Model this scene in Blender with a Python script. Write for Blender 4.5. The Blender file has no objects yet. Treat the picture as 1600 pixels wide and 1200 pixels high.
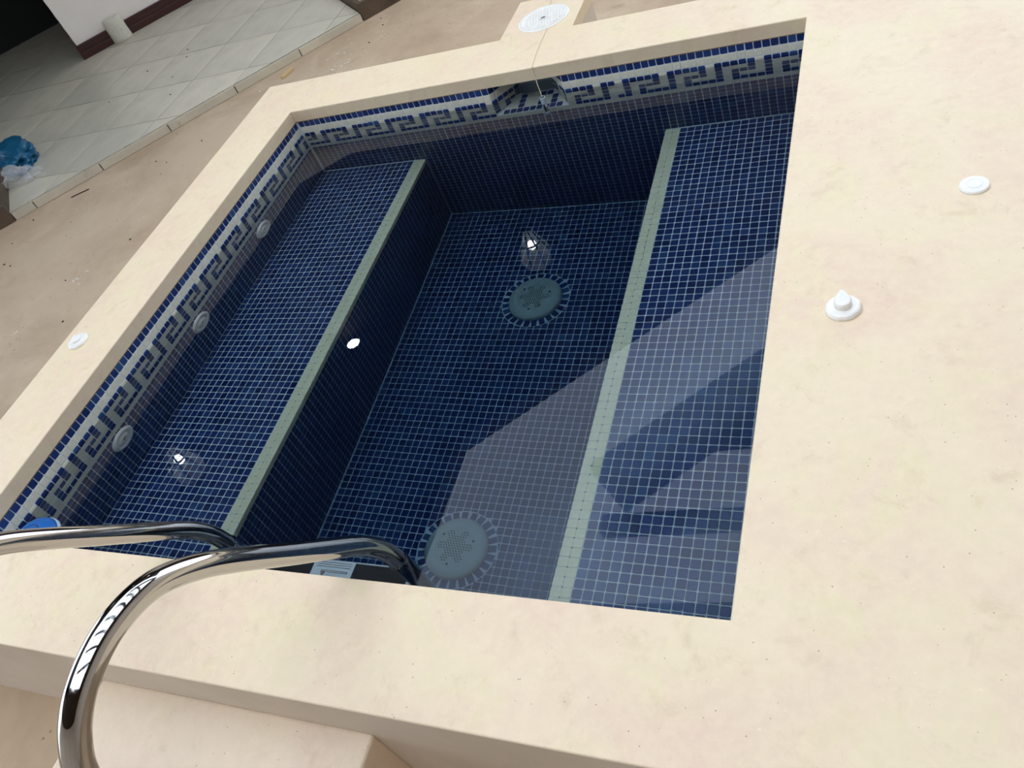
import bpy, bmesh, math, random
from mathutils import Vector, Matrix
random.seed(7)
PI = math.pi
sc = bpy.context.scene
col = sc.collection

# ------------------------------------------------------------------ camera
CAM = Vector((2.307060, -0.635007, 1.341659))
cd = bpy.data.cameras.new('camera'); cam = bpy.data.objects.new('camera', cd); col.objects.link(cam)
Rw = ((0.90536578, 0.27151597, -0.32648412), (-0.00808101, -0.75770656, -0.65254538), (-0.42455565, 0.59343058, -0.68380747))
# rows of Rw: image right, image down, forward
M = Matrix(((Rw[0][0], -Rw[1][0], -Rw[2][0]), (Rw[0][1], -Rw[1][1], -Rw[2][1]), (Rw[0][2], -Rw[1][2], -Rw[2][2])))
cam.matrix_world = Matrix.Translation(CAM) @ M.to_4x4()
cd.sensor_fit = 'HORIZONTAL'; cd.sensor_width = 36.0
cd.lens = 36.0 * 1307.196 / 1600.0
cd.clip_start = 0.02
sc.camera = cam

# ------------------------------------------------------------------ world and exposure
w = bpy.data.worlds.new('sky'); sc.world = w; w.use_nodes = True
bg = w.node_tree.nodes['Background']
bg.inputs['Color'].default_value = (0.86, 0.97, 1.16, 1)
bg.inputs['Strength'].default_value = 2.9
sun = bpy.data.lights.new('hazy_sun', 'SUN'); sun.energy = .55; sun.angle = math.radians(30); sun.color = (1.0, .95, .86)
so = bpy.data.objects.new('hazy_sun', sun); col.objects.link(so)
so.rotation_euler = Vector((0.10, 0.22, -1.0)).to_track_quat('-Z', 'Y').to_euler()
vs = sc.view_settings
vs.view_transform = 'Standard'; vs.look = 'None'; vs.gamma = 1.0; vs.use_curve_mapping = False
vs.exposure = -0.11

# ------------------------------------------------------------------ sizes
W, D, P = 2.0386, 2.0409, 0.027
CT = 0.0495                      # coping thickness
ZW = -(CT + 2.45 * P)            # water level
ZB = -0.5355                     # bench tops
ZF = -1.065                      # pool floor
ZG = -0.40                       # concrete ground
ZP = -0.35                       # porch floor
G = 0.0011                       # grout recess
OFF = 0.005

# ------------------------------------------------------------------ materials
def srgb(r, g, b):
    f = lambda c: (c/255/12.92) if c/255 <= .04045 else ((c/255+.055)/1.055)**2.4
    return (f(r), f(g), f(b), 1)
def mat(name, color, rough=.5, metal=0, spec=None, **kw):
    m = bpy.data.materials.new(name); m.use_nodes = True
    b = m.node_tree.nodes['Principled BSDF']
    b.inputs['Base Color'].default_value = color
    b.inputs['Roughness'].default_value = rough
    b.inputs['Metallic'].default_value = metal
    if spec is not None: b.inputs['Specular IOR Level'].default_value = spec
    for k, v in kw.items(): b.inputs[k].default_value = v
    return m
class NT:
    def __init__(s, m): s.t = m.node_tree; s.b = s.t.nodes['Principled BSDF']
    def n(s, kind, **kw):
        x = s.t.nodes.new(kind)
        for k, v in kw.items():
            if k in x.inputs.keys(): x.inputs[k].default_value = v
            else: setattr(x, k, v)
        return x
    def l(s, a, b): s.t.links.new(a, b)
def noise(nt, scale, detail=4, rough=.55, dist=0, coord='Object', stretch=None):
    tc = nt.n('ShaderNodeTexCoord'); src = tc.outputs[coord]
    if stretch:
        mp = nt.n('ShaderNodeMapping'); mp.inputs['Scale'].default_value = stretch; nt.l(src, mp.inputs['Vector']); src = mp.outputs[0]
    x = nt.n('ShaderNodeTexNoise', Scale=scale, Detail=detail, Roughness=rough, Distortion=dist)
    nt.l(src, x.inputs['Vector']); return x.outputs[0]
def ramp(nt, fac, stops):
    r = nt.n('ShaderNodeValToRGB'); e = r.color_ramp.elements
    while len(e) < len(stops): e.new(.5)
    for el, (p, c) in zip(e, stops): el.position = p; el.color = c if len(c) == 4 else (*c, 1)
    nt.l(fac, r.inputs[0]); return r.outputs[0]
def mix(nt, fac, a, b, mode='MIX'):
    x = nt.n('ShaderNodeMix', data_type='RGBA', blend_type=mode)
    for i, v in ((0, fac), (6, a), (7, b)):
        if isinstance(v, (int, float, tuple)): x.inputs[i].default_value = v
        else: nt.l(v, x.inputs[i])
    return x.outputs[2]
def bump(nt, h, strength=.2, dist=.002):
    x = nt.n('ShaderNodeBump', Strength=strength, Distance=dist); nt.l(h, x.inputs['Height']); nt.l(x.outputs[0], nt.b.inputs['Normal'])
BW = ((0, (0, 0, 0, 1)), (1, (1, 1, 1, 1)))

def stone_mat(name, base, pink, yel, dark, rough=.55, speck=1.0):
    m = mat(name, base, rough); nt = NT(m)
    a = ramp(nt, noise(nt, 3.2, 5, .6, .6), ((.42, (0, 0, 0)), (.66, (1, 1, 1))))
    c = mix(nt, a, base, pink)
    b2 = ramp(nt, noise(nt, 5.5, 6, .65, .9), ((.50, (0, 0, 0)), (.72, (1, 1, 1))))
    c = mix(nt, b2, c, yel)
    c3 = ramp(nt, noise(nt, 11, 6, .7, .5), ((.55, (0, 0, 0)), (.72, (.5, .5, .5))))
    c = mix(nt, c3, c, dark)
    c4 = ramp(nt, noise(nt, 34, 5, .7), ((.40, (0, 0, 0)), (.75, (.55, .55, .55))))
    c = mix(nt, c4, c, (min(1, base[0]*1.10), min(1, base[1]*1.10), min(1, base[2]*1.10), 1))
    # tiny dark pits and pale shell flecks
    tc = nt.n('ShaderNodeTexCoord')
    v = nt.n('ShaderNodeTexVoronoi', Scale=58.0); nt.l(tc.outputs['Object'], v.inputs['Vector'])
    pit = ramp(nt, v.outputs['Distance'], ((.0, (1, 1, 1)), (.055, (1, 1, 1)), (.085, (0, 0, 0))))
    msk = ramp(nt, noise(nt, 20, 2), ((.47, (0, 0, 0)), (.56, (speck*.85, speck*.85, speck*.85))))
    mm = mix(nt, 1.0, pit, msk, 'MULTIPLY')
    c = mix(nt, mm, c, srgb(122, 106, 88))
    v2 = nt.n('ShaderNodeTexVoronoi', Scale=27.0, Randomness=1.0)
    mp = nt.n('ShaderNodeMapping'); mp.inputs['Rotation'].default_value = (0, 0, .5); mp.inputs['Scale'].default_value = (1, 2.2, 1); nt.l(tc.outputs['Object'], mp.inputs[0]); nt.l(mp.outputs[0], v2.inputs['Vector'])
    fl = ramp(nt, v2.outputs['Distance'], ((.0, (.4, .4, .4)), (.05, (.35, .35, .35)), (.12, (0, 0, 0))))
    fm = ramp(nt, noise(nt, 9, 3), ((.50, (0, 0, 0)), (.60, (1, 1, 1))))
    c = mix(nt, mix(nt, 1.0, fl, fm, 'MULTIPLY'), c, srgb(248, 240, 220))
    nt.l(c, nt.b.inputs['Base Color'])
    bump(nt, noise(nt, 60, 4), .12, .001)
    return m
M_STONE = stone_mat('cream_stone', srgb(232, 213, 180), srgb(229, 202, 174), srgb(229, 213, 172), srgb(206, 182, 146))
M_STONE2 = stone_mat('cream_step_stone', srgb(230, 210, 184), srgb(226, 202, 178), srgb(224, 206, 174), srgb(204, 182, 152))

def plaster_mat():
    m = mat('grey_beige_plaster', srgb(196, 184, 166), .8); nt = NT(m)
    c = mix(nt, ramp(nt, noise(nt, 2.5, 5), ((.35, (0, 0, 0)), (.7, (1, 1, 1)))), srgb(226, 214, 198), srgb(212, 198, 178))
    nt.l(c, nt.b.inputs['Base Color']); bump(nt, noise(nt, 30, 5), .2, .002); return m
M_PLASTER = plaster_mat()

def ground_mat():
    m = mat('dusty_concrete', srgb(160, 143, 122), .9); nt = NT(m)
    c = mix(nt, ramp(nt, noise(nt, 1.1, 6, .62, .5), ((.38, (0, 0, 0)), (.66, (1, 1, 1)))), srgb(196, 173, 144), srgb(172, 147, 118))
    c = mix(nt, ramp(nt, noise(nt, 2.7, 7, .68, .35), ((.52, (0, 0, 0)), (.74, (.45, .45, .45)))), c, srgb(216, 194, 164))
    c = mix(nt, ramp(nt, noise(nt, 6.0, 6, .7, .6), ((.60, (0, 0, 0)), (.74, (.7, .7, .7)))), c, srgb(162, 140, 114))
    c = mix(nt, ramp(nt, noise(nt, 4.3, 8, .72, .3), ((.665, (0, 0, 0)), (.72, (.9, .9, .9)))), c, srgb(232, 220, 198))
    tc = nt.n('ShaderNodeTexCoord'); v = nt.n('ShaderNodeTexVoronoi', Scale=26.0); nt.l(tc.outputs['Object'], v.inputs['Vector'])
    pit = ramp(nt, v.outputs['Distance'], ((0, (.7, .7, .7)), (.08, (.7, .7, .7)), (.13, (0, 0, 0))))
    msk = ramp(nt, noise(nt, 7, 3), ((.55, (0, 0, 0)), (.62, (1, 1, 1))))
    c = mix(nt, mix(nt, 1.0, pit, msk, 'MULTIPLY'), c, srgb(96, 84, 70))
    nt.l(c, nt.b.inputs['Base Color']); bump(nt, noise(nt, 18, 7, .7), .5, .006); return m
M_GROUND = ground_mat()

def tile_mat(name, stops, rough, jitter=.0, spec=.5):
    m = mat(name, stops[0][1], rough, spec=spec); nt = NT(m)
    at = nt.n('ShaderNodeAttribute', attribute_name='tone')
    c = ramp(nt, at.outputs['Fac'], stops)
    n1 = ramp(nt, noise(nt, 90, 3), ((.3, (.92, .92, .92)), (.7, (1.06, 1.06, 1.06))))
    c = mix(nt, 1.0, c, n1, 'MULTIPLY')
    nt.l(c, nt.b.inputs['Base Color']); return m
M_BLUE = tile_mat('blue_glass_mosaic', ((0, srgb(28, 44, 92)), (.35, srgb(35, 54, 110)), (.7, srgb(44, 67, 124)), (1, srgb(58, 90, 136))), .12)
M_NOSE = tile_mat('ivory_nosing_mosaic', ((0, srgb(252, 240, 196)), (1, srgb(255, 244, 204))), .3)
M_WHITE = tile_mat('cream_glass_mosaic', ((0, srgb(220, 219, 200)), (1, srgb(232, 230, 212))), .2)
def grout_mat():
    m = mat('pale_grout', srgb(196, 200, 194), .85); nt = NT(m)
    c = mix(nt, ramp(nt, noise(nt, 7, 4), ((.35, (0, 0, 0)), (.7, (1, 1, 1)))), srgb(222, 229, 225), srgb(198, 208, 206))
    nt.l(c, nt.b.inputs['Base Color']); return m
M_GROUT = grout_mat()
def plastic_mat(name, c1, c2, rough=.35):
    m = mat(name, c1, rough); nt = NT(m)
    nt.l(mix(nt, ramp(nt, noise(nt, 25, 3), ((.4, (0, 0, 0)), (.8, (1, 1, 1)))), c1, c2), nt.b.inputs['Base Color']); return m
M_PLASTIC = plastic_mat('white_plastic', srgb(240, 237, 228), srgb(232, 228, 219), .3)
M_PLASTIC_D = plastic_mat('mid_grey_plastic', srgb(120, 118, 116), srgb(106, 104, 102), .5)  # plain grey for small holes, ridges and marks
M_DRAIN = plastic_mat('ivory_drain_plastic', srgb(196, 200, 186), srgb(184, 190, 176), .5)
M_HOLE = mat('dark_hole', srgb(34, 36, 38), .9)
M_BLUEPL = plastic_mat('bright_blue_plastic', srgb(22, 98, 172), srgb(18, 86, 156), .3)
M_CLEARPL = plastic_mat('pale_grey_plastic', srgb(170, 186, 196), srgb(150, 166, 180), .3)
M_RUBBER = plastic_mat('black_rubber', srgb(22, 22, 24), srgb(30, 30, 32), .7)
M_TREAD = plastic_mat('pale_blue_grey_tread', srgb(196, 208, 210), srgb(186, 198, 202), .4)
def steel_mat():
    m = mat('polished_steel', (.52, .505, .48, 1), .05, 1.0); nt = NT(m)
    r = ramp(nt, noise(nt, 60, 6, .75, stretch=(1, 1, 1)), ((.5, (.045, .045, .045)), (.74, (.20, .20, .20))))
    nt.l(r, nt.b.inputs['Roughness']); return m
M_STEEL = steel_mat()
M_STRING = mat('tan_string', srgb(206, 190, 164), .9)
M_SKIM = plastic_mat('grey_skimmer_plastic', srgb(150, 162, 168), srgb(140, 152, 158), .5)
M_CAULK = mat('brown_caulk_line', srgb(120, 104, 84), .9)

def porch_tile_mat():
    m = mat('grey_ceramic_tile', srgb(186, 184, 172), .32); nt = NT(m)
    at = nt.n('ShaderNodeObjectInfo')
    c = mix(nt, at.outputs['Random'], srgb(216, 206, 182), srgb(204, 197, 176))
    c = mix(nt, ramp(nt, noise(nt, 2.2, 6, .6, .8, coord='Object'), ((.4, (0, 0, 0)), (.68, (.8, .8, .8)))), c, srgb(182, 176, 158))
    c = mix(nt, ramp(nt, noise(nt, 9, 6, .7), ((.62, (0, 0, 0)), (.74, (.5, .5, .5)))), c, srgb(140, 130, 112))
    nt.l(c, nt.b.inputs['Base Color']); return m
M_PTILE = porch_tile_mat()
M_PGROUT = mat('dark_tile_joint', srgb(72, 66, 58), .9)
def wallpaint():
    m = mat('off_white_wall_paint', srgb(206, 198, 184), .7); nt = NT(m)
    nt.l(mix(nt, ramp(nt, noise(nt, 3, 4), ((.3, (0, 0, 0)), (.7, (1, 1, 1)))), srgb(238, 231, 220), srgb(228, 220, 208)), nt.b.inputs['Base Color']); return m
M_WALL = wallpaint()
def wood_mat(name, a, b, rough=.35):
    m = mat(name, a, rough); nt = NT(m)
    nt.l(mix(nt, noise(nt, 8, 5, .6, .5, stretch=(1, 1, 9)), a, b), nt.b.inputs['Base Color']); return m
M_MAROON = wood_mat('maroon_varnish', srgb(66, 28, 24), srgb(48, 20, 18))
M_DARK = wood_mat('dark_brown_timber', srgb(58, 46, 36), srgb(40, 30, 24), .7)
M_DARKWALL = mat('dark_room_paint', srgb(30, 30, 30), .9)
M_RAW = None
def raw_mat():
    m = mat('raw_brown_concrete', srgb(96, 80, 62), .95); nt = NT(m)
    c = mix(nt, ramp(nt, noise(nt, 5, 7, .7), ((.4, (0, 0, 0)), (.65, (1, 1, 1)))), srgb(98, 82, 64), srgb(74, 62, 50))
    nt.l(c, nt.b.inputs['Base Color']); bump(nt, noise(nt, 20, 7, .7), .8, .01); return m
M_RAW = raw_mat()

# ------------------------------------------------------------------ mesh helpers
def link(name, me, m=None, parent=None):
    o = bpy.data.objects.new(name, me); col.objects.link(o)
    if m is not None and me is not None and not me.materials: me.materials.append(m)
    if parent is not None: o.parent = parent
    return o
def from_bm(name, bm, m, parent=None, smooth=False, bevel=0, seg=2):
    bmesh.ops.recalc_face_normals(bm, faces=bm.faces)
    me = bpy.data.meshes.new(name); bm.to_mesh(me); bm.free()
    if smooth:
        for f in me.polygons: f.use_smooth = True
    o = link(name, me, m, parent)
    if bevel:
        md = o.modifiers.new('bevel', 'BEVEL'); md.width = bevel; md.segments = seg; md.limit_method = 'ANGLE'
    return o
def tag(o, label=None, cat=None, group=None, kind=None):
    if label: o['label'] = label
    if cat: o['category'] = cat
    if group: o['group'] = group
    if kind: o['kind'] = kind
    return o
def empty(name, loc, rz=0):
    o = bpy.data.objects.new(name, None); col.objects.link(o); o.location = loc; o.rotation_euler = (0, 0, rz); o.empty_display_size = .05; return o
def box(bm, x0, x1, y0, y1, z0, z1, mtx=None):
    vs_ = [bm.verts.new((x, y, z)) for x in (x0, x1) for y in (y0, y1) for z in (z0, z1)]
    if mtx is not None:
        for v in vs_: v.co = mtx @ v.co
    for f in ((0, 1, 3, 2), (4, 6, 7, 5), (0, 4, 5, 1), (2, 3, 7, 6), (0, 2, 6, 4), (1, 5, 7, 3)):
        bm.faces.new([vs_[i] for i in f])
def lathe(bm, prof, n=32, c=(0, 0, 0), mtx=None, cap0=True, cap1=True):
    rings = []
    for r, z in prof:
        if r < 1e-6:
            v = bm.verts.new((c[0], c[1], c[2]+z)); rings.append([v])
        else:
            rings.append([bm.verts.new((c[0]+r*math.cos(2*PI*k/n), c[1]+r*math.sin(2*PI*k/n), c[2]+z)) for k in range(n)])
    for a, b in zip(rings, rings[1:]):
        for k in range(n):
            k2 = (k+1) % n
            if len(a) == 1 and len(b) == 1: continue
            if len(a) == 1: bm.faces.new((a[0], b[k], b[k2]))
            elif len(b) == 1: bm.faces.new((a[k], a[k2], b[0]))
            else: bm.faces.new((a[k], a[k2], b[k2], b[k]))
    if cap0 and len(rings[0]) > 1: bm.faces.new(rings[0])
    if cap1 and len(rings[-1]) > 1: bm.faces.new(rings[-1])
    if mtx is not None:
        for R_ in rings:
            for v in R_: v.co = mtx @ v.co
def tube(bm, pts, r, n=16, caps=True):
    pts = [Vector(p) for p in pts]; rings = []; prev = None
    for i, p in enumerate(pts):
        t = (pts[min(i+1, len(pts)-1)] - pts[max(i-1, 0)]).normalized()
        if prev is None:
            a = Vector((1, 0, 0)) if abs(t.x) < .9 else Vector((0, 1, 0)); u = (a - t*a.dot(t)).normalized()
        else: u = (prev - t*prev.dot(t)).normalized()
        prev = u; v = t.cross(u)
        rr = r[i] if isinstance(r, (list, tuple)) else r
        rings.append([bm.verts.new(p + rr*(math.cos(2*PI*k/n)*u + math.sin(2*PI*k/n)*v)) for k in range(n)])
    for a, b in zip(rings, rings[1:]):
        for k in range(n): bm.faces.new((a[k], a[(k+1) % n], b[(k+1) % n], b[k]))
    if caps: bm.faces.new(rings[0]); bm.faces.new(rings[-1])
def spline(pts, sub=6):
    pts = [Vector(p) for p in pts]; out = []
    for i in range(len(pts)-1):
        p0 = pts[max(i-1, 0)]; p1 = pts[i]; p2 = pts[i+1]; p3 = pts[min(i+2, len(pts)-1)]
        for k in range(sub):
            t = k/sub
            out.append(.5*((2*p1)+(p2-p0)*t+(2*p0-5*p1+4*p2-p3)*t*t+(3*p1-p0-3*p2+p3)*t*t*t))
    out.append(pts[-1]); return out

# ------------------------------------------------------------------ mosaic tiles
TS, TH = 0.0240, 0.0012           # chip size and how far it stands proud of the grout
def tile_verts(sx=TS, sy=TS, h=TH, ch=.0026, rim=.0008):
    """chip in local uv, rounded corners, slightly pillowed top"""
    a, b = sx/2, sy/2
    o = [(-a+ch, -b), (a-ch, -b), (a, -b+ch), (a, b-ch), (a-ch, b), (-a+ch, b), (-a, b-ch), (-a, -b+ch)]
    lo = [(x, y, -.0005) for x, y in o]; mi = [(x, y, h-rim*.55) for x, y in o]
    hi = [(x*(1-rim/a), y*(1-rim/b), h) for x, y in o]
    V = lo+mi+hi
    F = [(k, (k+1) % 8, 8+(k+1) % 8, 8+k) for k in range(8)] + [(8+k, 8+(k+1) % 8, 16+(k+1) % 8, 16+k) for k in range(8)] + [tuple(range(16, 24))]
    return V, F
TV, TF = tile_verts()
def tone_attr(me, vals):
    at = me.attributes.new('tone', 'FLOAT', 'FACE'); at.data.foreach_set('value', vals)
def single_meshes(m, n):
    out = []
    for i in range(n):
        me = bpy.data.meshes.new('tile'); me.from_pydata(TV, [], TF); me.materials.append(m)
        tone_attr(me, [(i+.5)/n]*len(TF)); out.append(me)
    return out
TB = single_meshes(M_BLUE, 8); TW = single_meshes(M_WHITE, 3); TN = single_meshes(M_NOSE, 3)
class Tiler:
    """collects chips of one surface: the 300 nearest the camera become parts, the rest one joined part"""
    def __init__(s, parent, limit=300, hidden=lambda c: False, nose=False): s.nose = nose; s.p = parent; s.t = []; s.lim = limit; s.hid = hidden
    def add(s, c, u, v, n, white, sx=1, sy=1):
        j = .0004
        c = c + u*random.uniform(-j, j) + v*random.uniform(-j, j) + n*random.uniform(-.0002, .0002)
        a = random.gauss(0, .008)
        u2 = (u*math.cos(a)+v*math.sin(a)); v2 = n.cross(u2)
        if white and s.nose: sx = sy = 1.1
        s.t.append((c, u2, v2, n, white, min(.99, max(.01, random.betavariate(1.6, 2.2))), sx, sy))
    def grid(s, org, u, v, n, nu, nv, white, skip=None, jog=True):
        for j in range(nv):
            for i in range(nu):
                if skip and skip(i, j): continue
                o2 = (random.Random((i//12)*31+(j//12)*17).uniform(-.0006, .0006)) if jog else 0
                s.add(org + u*((i+.5)*P+o2) + v*((j+.5)*P+o2), u, v, n, white(i, j))
    def build(s):
        key = lambda t: (s.hid(t[0]), (t[0]-CAM).length)
        s.t.sort(key=key)
        ones = [t for t in s.t[:s.lim] if not s.hid(t[0])]; rest = s.t[len(ones):]
        for c, u, v, n, wh, tone, sx, sy in ones:
            me = ((TN if s.nose else TW)[int(tone*3)] if wh else TB[int(tone*8)])
            o = bpy.data.objects.new('tile', me); col.objects.link(o); o.parent = s.p
            m3 = Matrix(((u.x*sx, v.x*sy, n.x, c.x), (u.y*sx, v.y*sy, n.y, c.y), (u.z*sx, v.z*sy, n.z, c.z), (0, 0, 0, 1)))
            o.matrix_local = m3
        if rest:
            V = []; F = []; T = []; MI = []
            for c, u, v, n, wh, tone, sx, sy in rest:
                b = len(V)
                for x, y, z in TV: V.append(c+u*(x*sx)+v*(y*sy)+n*z)
                for f in TF: F.append(tuple(b+i for i in f)); T.append(tone); MI.append(1 if wh else 0)
            me = bpy.data.meshes.new('tiles'); me.from_pydata(V, [], F); me.materials.append(M_BLUE); me.materials.append(M_NOSE if s.nose else M_WHITE)
            tone_attr(me, T); me.polygons.foreach_set('material_index', MI)
            o = link('tiles', me, None, s.p); o['kind'] = 'stuff'
X, Y, Z = Vector((1, 0, 0)), Vector((0, 1, 0)), Vector((0, 0, 1))
KEY = [{0, 1, 2, 3, 4}, {0, 4}, {0, 2, 3, 4}, {0, 2}, {0, 2, 3, 4, 5}]
def wall_white(j, c):
    """row j from the top of the tiling, key-pattern column c (0..5)"""
    if j == 0: return False
    if j == 1 or j == 7: return True
    if 2 <= j <= 6: return (c % 6) not in KEY[j-2]
    return False

# ================================================================== SETTING
# ground
bm = bmesh.new(); box(bm, -7, 9, -7, 9, ZG-.3, ZG)
gr = bm
# cut nothing: pool shell sits in its own pit, so the ground is built as a frame around it
bm.free(); bm = bmesh.new()
for a in ((-7, -.24, -7, 9), (3.58, 9, -7, 9), (-.24, 3.58, -7, -.24), (-.24, 3.58, 2.29, 9)): box(bm, *a[:2], *a[2:], ZG-.3, ZG)
bmesh.ops.remove_doubles(bm, verts=bm.verts, dist=.0001)
tag(from_bm('concrete_ground', bm, M_GROUND), kind='structure', label='dusty brown concrete ground around the raised pool')

# pool walls
def wall(name, boxes, mt=M_GROUT, label=None):
    bm = bmesh.new()
    for b in boxes: box(bm, *b)
    return tag(from_bm(name, bm, mt), kind='structure', label=label)
ZT = -CT - .0005
SX0, SX1 = OFF+33*P, 1.19304           # skimmer mouth
ZS = -.2285                          # bottom of the skimmer mouth at the wall face
NR = int(round((-ZB-CT)/P))             # rows down to the bench
NRF = 39
wl = wall('wall_left', [(-.24, -G, -.24, D+.24, ZF-.15, ZT)], label='left pool wall, blue mosaic with a key pattern frieze')
wb = wall('wall_back', [(-G, SX0, D+G, D+.24, ZF-.15, ZT), (SX1, W+G, D+G, D+.24, ZF-.15, ZT), (SX0, SX1, D+G, D+.24, ZF-.15, ZS-.003)], label='back pool wall, blue mosaic with a key pattern frieze and skimmer mouth')
wr = wall('wall_right', [(W+G, W+.24, -.24, D+.24, ZF-.15, ZT)], label='right pool wall in blue mosaic')
wf = wall('wall_front', [(-G, W+G, -.24, -G, ZF-.15, ZT)], label='front pool wall under the near coping')
fl = wall('pool_floor', [(.513-G, W-.513+G, -G, D+G, ZF-.15, ZF-G)], label='sunken pool floor of small blue tiles')
hid_low = lambda y0: (lambda c: c.y < y0)
t = Tiler(wl, 300, lambda c: c.y < .1)
NL = int((D-OFF)/P)
t.grid(Vector((0-G, D-OFF, -CT-.0005)), -Y, -Z, X, NL, NR, lambda i, j: wall_white(j, (2-i) % 6)); t.build()
t = Tiler(wb, 300)
t.grid(Vector((OFF, D+G, -CT-.0005)), X, -Z, -Y, 33, NRF-1, lambda i, j: wall_white(j, (3+i) % 6),
       skip=lambda i, j: (i < 18 and j >= NR))
def rc(i): return i+1 if i < 5 else (0 if i == 5 else (1 if i == 6 else (5 if i == 7 else (i-8) % 6)))
t.grid(Vector((SX1, D+G, -CT-.0005)), X, -Z, -Y, 31, NRF-1, lambda i, j: wall_white(j, rc(i)), skip=lambda i, j: (i >= 13 and j >= NR))
t.grid(Vector((SX0, D+G, -CT-.0005)), X, -Z, -Y, 11, NRF-1, lambda i, j: wall_white(j, 1 if j == 6 else 0), skip=lambda i, j: j < 7)
t.build()
t = Tiler(wr, 0)
t.grid(Vector((W+G, OFF, -CT-.0005)), Y, -Z, -X, NL, NR, lambda i, j: wall_white(j, (5-i) % 6)); t.build()
t = Tiler(wf, 0)
t.grid(Vector((OFF, -G, -CT-.0005)), X, -Z, Y, NL, NR, lambda i, j: wall_white(j, (3-i) % 6)); 
t.grid(Vector((.513, -G, ZB)), X, -Z, Y, 37, NRF-NR-1, lambda i, j: False); t.build()

# benches
def bench(name, x0, x1, nose_hi, label):
    e = empty(name, ((x0+x1)/2, D/2, ZF)); tag(e, label, 'pool bench')
    bm = bmesh.new(); ax = (x0+x1)/2
    box(bm, x0-ax, x1-ax, -D/2, D/2, -.14, ZB-G-ZF)
    from_bm('bench_body', bm, M_GROUT, e)
    t = Tiler(e, 300, lambda c: c.y+D/2 < .17 or c.x+ax > W-.06, True)
    # top: 17 blue columns + 2 white nosing columns
    org = Vector((x0-ax, -D/2+.0115, ZB-G-ZF))
    def wh(i, j): return i >= 17 if nose_hi else i < 2
    keyc = CAM - Vector((ax, D/2, ZF))
    loc = lambda c: (t.hid(c), (c-keyc).length)
    t.grid(org, X, Y, Z, 19, 75, wh)
    # riser facing the well: first row white, then blue
    nx = X if nose_hi else -X
    ro = Vector(((x1 if nose_hi else x0)-ax, -D/2+.0115, ZB-ZF))
    top = t.t; t.t = []
    if nose_hi: t.grid(ro - X*G*0, Y, -Z, X, 75, 20, lambda i, j: j == 0)
    else: t.grid(ro, -Y, -Z, -X, 0, 0, lambda i, j: False)
    riser = t.t
    if not nose_hi:
        t.t = []; t.grid(Vector((x0-ax, D/2-.0045, ZB-ZF)), -Y, -Z, -X, 75, 20, lambda i, j: j == 0); riser = t.t
    t.t = top+riser
    # sort relative to the camera in bench space
    t.t.sort(key=lambda q: loc(q[0]))
    global CAM_SAVE
    ones = [q for q in t.t[:300] if not t.hid(q[0])]
    saved = Vector(CAM)
    s2 = Tiler(e, 300, t.hid, True); s2.t = t.t
    CAM.xyz = keyc; s2.build(); CAM.xyz = saved
    # anti-slip studs along the nosing
    bm = bmesh.new(); xm = (x1-P if nose_hi else x0+P)-ax
    for k in range(74):
        lathe(bm, [(.0016, 0), (.0016, .0008)], 8, (xm+random.uniform(-.001, .001), -D/2+.0115+P*k+P, ZB-ZF-.0002))
    o = from_bm('grip_stud', bm, M_HOLE, e); o['kind'] = 'stuff'
    return e
bench('pool_bench', 0, .513, True, 'submerged blue mosaic bench on the left, white nosing, beside the jets')
bench('pool_bench', W-.513, W, False, 'submerged blue mosaic bench on the right, white nosing, below the control knobs')

# floor tiles, with a gap for each drain
DR = [(1.033, 1.532), (1.027, .487)]
RD, RC = .105, .137
FY = .0115
t = Tiler(fl, 300, lambda c: c.y < .35)
nx_ = int((W-2*.513)/P)
x0f = .513+(W-2*.513-nx_*P)/2
def skipf(i, j):
    cx, cy = x0f+(i+.5)*P, FY+(j+.5)*P
    return any(math.hypot(cx-a, cy-b) < RC+.010 for a, b in DR)
t.grid(Vector((x0f, FY, ZF-G)), X, Y, Z, nx_, 75, lambda i, j: False, skip=skipf)
t.lim = 300-130
t.build()
def chip_poly(name, pts, z, tone, parent):
    bm = bmesh.new(); cx = sum(p[0] for p in pts)/len(pts); cy = sum(p[1] for p in pts)/len(pts)
    lo = [bm.verts.new((x-cx, y-cy, -.0005)) for x, y in pts]; hi = [bm.verts.new(((x-cx)*.95, (y-cy)*.95, TH)) for x, y in pts]
    bm.faces.new(hi); n = len(pts)
    for k in range(n): bm.faces.new((lo[k], lo[(k+1) % n], hi[(k+1) % n], hi[k]))
    bmesh.ops.recalc_face_normals(bm, faces=bm.faces)
    me = bpy.data.meshes.new(name); bm.to_mesh(me); bm.free(); me.materials.append(M_BLUE); tone_attr(me, [tone]*len(me.polygons))
    o = bpy.data.objects.new(name, me); col.objects.link(o); o.parent = parent; o.location = (cx, cy, z); return o
def half(poly, a, b, c):
    out = []
    for i in range(len(poly)):
        p, q = poly[i], poly[(i+1) % len(poly)]
        fp, fq = a*p[0]+b*p[1]-c, a*q[0]+b*q[1]-c
        if fp <= 0: out.append(p)
        if fp*fq < 0:
            t_ = fp/(fp-fq); out.append((p[0]+(q[0]-p[0])*t_, p[1]+(q[1]-p[1])*t_))
    return out
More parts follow.
